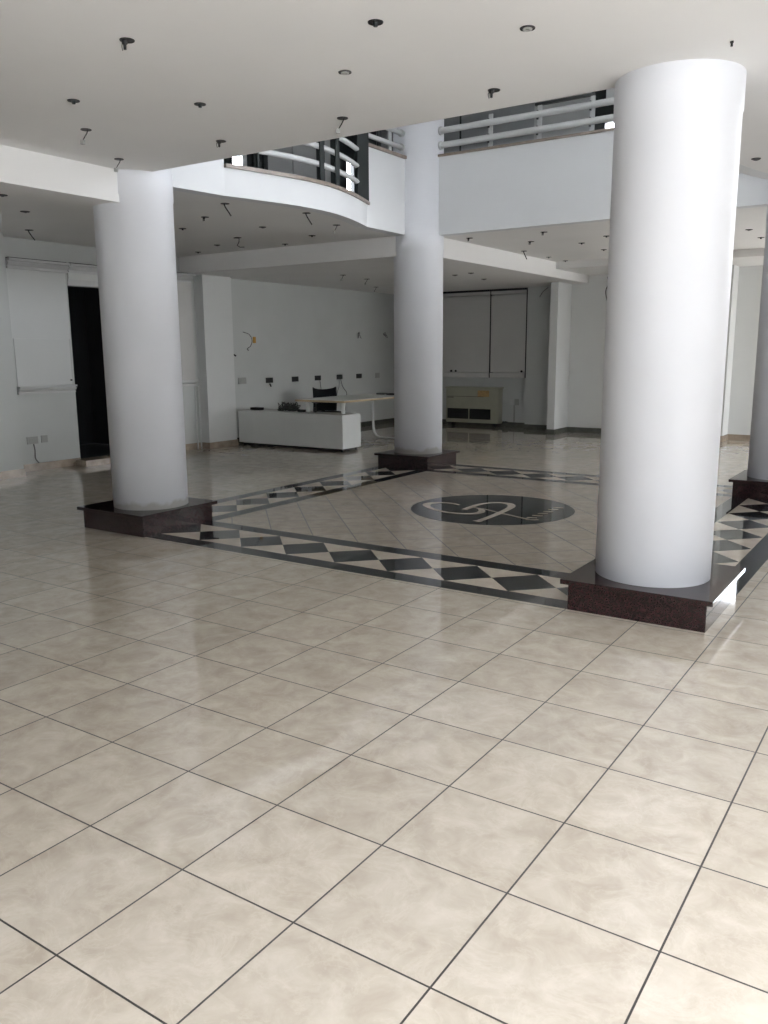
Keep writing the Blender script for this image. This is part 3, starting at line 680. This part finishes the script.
# ------------------------------------------------------------------ ceiling light cut-outs with dangling wires
def downlight(x, y, z, style, label, group, r=.038, seed=0):
    rnd = random.Random(seed)
    t = thing('ceiling_fitting', label, 'light fitting', (x, y, z), rotz=math.radians(34)+rnd.uniform(-.35, .35), group=group)
    MB().lathe(0, 0, [(0, -.002), (r*.85, -.002), (r, -.004), (r*1.02, 0)], 20, False).build('cutout', BLACK, t)
    if style == 'ring':
        MB().lathe(0, 0, [(r*.30, -.003), (r*.34, -.008), (r*.62, -.009), (r*.66, -.004)], 20).build('lamp_ring', PLAST, t)
    elif style == 'stub':
        MB().lathe(.0, 0, [(0, -.02), (.010, -.02), (.013, -.002)], 10).build('lamp_holder', DARKM, t)
    elif style == 'hang':
        MB().tube(smooth_path([(r*.3, 0, 0), (0, .01, -.02), (-.012, 0, -.045), (-.03, 0, -.07)], 4), .004, 6).build('wire', BLACK, t)
        MB().box(-.045, -.012, -.095, -.018, .012, -.066, bev=.003).build('connector', PLAST, t)
    elif style == 'tee':
        MB().lathe(-.014, 0, [(0, -.042), (.007, -.042), (.008, -.02), (.014, -.016), (.014, -.002)], 10).build('lamp_holder', BLACK, t)
        MB().tube(smooth_path([(-.02, 0, 0), (-.032, .005, -.02), (-.028, 0, -.045)], 4), .003, 6).build('wire', COPPER, t)
    elif style == 'long':
        MB().tube(smooth_path([(-.01, 0, 0), (.0, .0, -.03), (.03, .01, -.08), (.055, .02, -.12)], 4), .007, 6).build('wire', BLACK, t)
    elif style == 'zig':
        MB().tube([(-.06, 0, -.004), (.015, 0, -.010), (.01, 0, -.06), (-.015, 0, -.10), (.02, .0, -.125), (.08, .0, -.125)], .006, 6).build('wire', BLACK, t)
    elif style == 'wisp':
        MB().tube(smooth_path([(-.03, 0, -.004), (0, .01, -.012), (.03, 0, -.006)], 4), .004, 6).build('wire', COPPER, t)
GN, GM, GF, GD, GL = 'open downlight holes in the near ceiling', 'open downlight holes under the left balcony', 'open downlight holes in the far bay ceiling', 'open downlight holes in the dropped ceiling', 'open downlight holes in the left corner ceiling'
near = [(-1.657, 1.399, 'tee', 'largest hole at the upper left of the near ceiling, holder and loose wire hanging'),
 (-2.72, 1.873, 'stub', 'hole near the left edge of the near ceiling, with a short black stub'),
 (-3.221, 2.339, 'hang', 'hole with a dangling connector, just above the left end beam'),
 (-3.757, 3.049, 'hang', 'hole with a dangling connector, directly above the left pillar'),
 (-2.151, 2.362, 'stub', 'small hole halfway between the two rows left of centre on the near ceiling'),
 (-2.699, 3.099, 'tee', 'hole with a tee shaped holder near the ceiling edge right of the left pillar'),
 (-0.533, 1.904, 'stub', 'round hole with chrome bits at the top centre of the near ceiling'),
 (-1.067, 2.391, 'ring', 'flat ringed hole in the middle of the near ceiling with nothing hanging'),
 (-1.622, 3.119, 'hang', 'hole with a dangling white connector near the ceiling edge before the atrium'),
 (0.018, 2.376, 'ring', 'ringed hole at the top right of the near ceiling'),
 (-0.541, 3.15, 'tee', 'hole with black holder and frayed wire above the far railing'),
 (0.784, 3.115, 'hook', 'tiny dark hook above the nearest right pillar'),
 (0.386, 5.988, 'wisp', 'faint wire wisp on the ceiling right of the nearest pillar')]
for i, (x, y, s, l) in enumerate(near):
    if s == 'hook':
        tag(MB().tube([(x, y, H), (x, y, H-.025)], .006, 8).tube([(x-.008, y, H-.004), (x+.008, y, H-.004)], .006, 6).build('ceiling_hook', BLACK), l, 'hook'); continue
    downlight(x, y, H, s, l, GN, .036, i+1)
mid = [(-4.505, 4.99, 'long', 'long slanting wire under the left balcony, nearest its left corner'), (-5.302, 5.489, 'tee', 'tee shaped fitting under the left balcony, below the long slanting wire'),
 (-6.17, 5.96, 'stub', 'stub fitting under the left balcony, right beside the left pillar'), (-5.298, 6.448, 'wisp', 'flat fitting in the middle of the ceiling under the left balcony'),
 (-4.207, 5.948, 'long', 'bent hanging wire under the rounded front of the left balcony'), (-4.474, 6.853, 'hang', 'fitting nearest the middle pillar under the left balcony'),
 (-6.197, 6.968, 'zig', 'zigzag black wire hanging before the cross beam'), (-6.985, 7.371, 'wisp', 'flat fitting left of the zigzag wire'),
 (-6.142, 7.863, 'stub', 'lower of the two stub fittings close to the cross beam'), (-5.288, 7.402, 'stub', 'upper right stub fitting close to the cross beam'),
 (-7.816, 7.806, 'stub', 'farthest left fitting above the narrow shutter cabinet')]
for i, (x, y, s, l) in enumerate(mid): downlight(x, y, H, s, l, GM, .045, i+30)
far = [(-3.734, 8.868, 'tee', 'tee fitting in the far bay nearest the middle pillar'), (-3.213, 9.716, 'tee', 'small tee fitting in the far bay, left of the row centre'),
 (-2.684, 8.929, 'tee', 'widest tee fitting close under the far balcony wall'), (-2.696, 10.31, 'stub', 'round stub fitting in the middle of the far bay ceiling'),
 (-2.156, 9.795, 'stub', 'upper fitting partly against the nearest pillar edge'), (-2.706, 11.27, 'stub', 'lower small fitting beside the nearest pillar edge'),
 (-3.791, 11.732, 'stub', 'fitting near the back beam, left one'), (-3.791, 12.45, 'stub', 'farthest fitting where the back beam meets the long beam'),
 (-3.768, 10.708, 'long', 'hanging hook of wire beside the long back beam'), (-0.461, 10.295, 'wisp', 'flat fitting seen right of the nearest pillar, upper one'),
 (-0.48, 11.233, 'stub', 'round fitting seen right of the nearest pillar, lower one')]
for i, (x, y, s, l) in enumerate(far): downlight(x, y, H, s, l, GF, .045, i+60)
fd = [(-5.15, 11.028, 'wisp', 'flat fitting in the dropped ceiling nearest the middle pillar'), (-4.767, 10.871, 'wisp', 'flat fitting in the dropped ceiling beside the long beam'),
 (-5.127, 12.04, 'wisp', 'flat fitting in the dropped ceiling above the shutters'), (-6.616, 9.876, 'hang', 'faint hanging wire over the desk, leftmost of three'),
 (-6.747, 10.756, 'hang', 'faint hanging wire over the desk, middle of three'), (-7.658, 12.374, 'hang', 'faint hanging wire over the desk, nearest the middle pillar')]
for i, (x, y, s, l) in enumerate(fd): downlight(x, y, HB, s, l, GD, .05, i+90)
lc = [(-5.896, 3.398, 'wisp', 'flat fitting at the left photo edge above the white cable loop'), (-6.578, 4.091, 'wisp', 'flat fitting in the left corner ceiling, middle of three'),
 (-7.773, 4.933, 'long', 'bent hanging wire above the long pale cornice')]
for i, (x, y, s, l) in enumerate(lc): downlight(x, y, H, s, l, GL, .05, i+120)
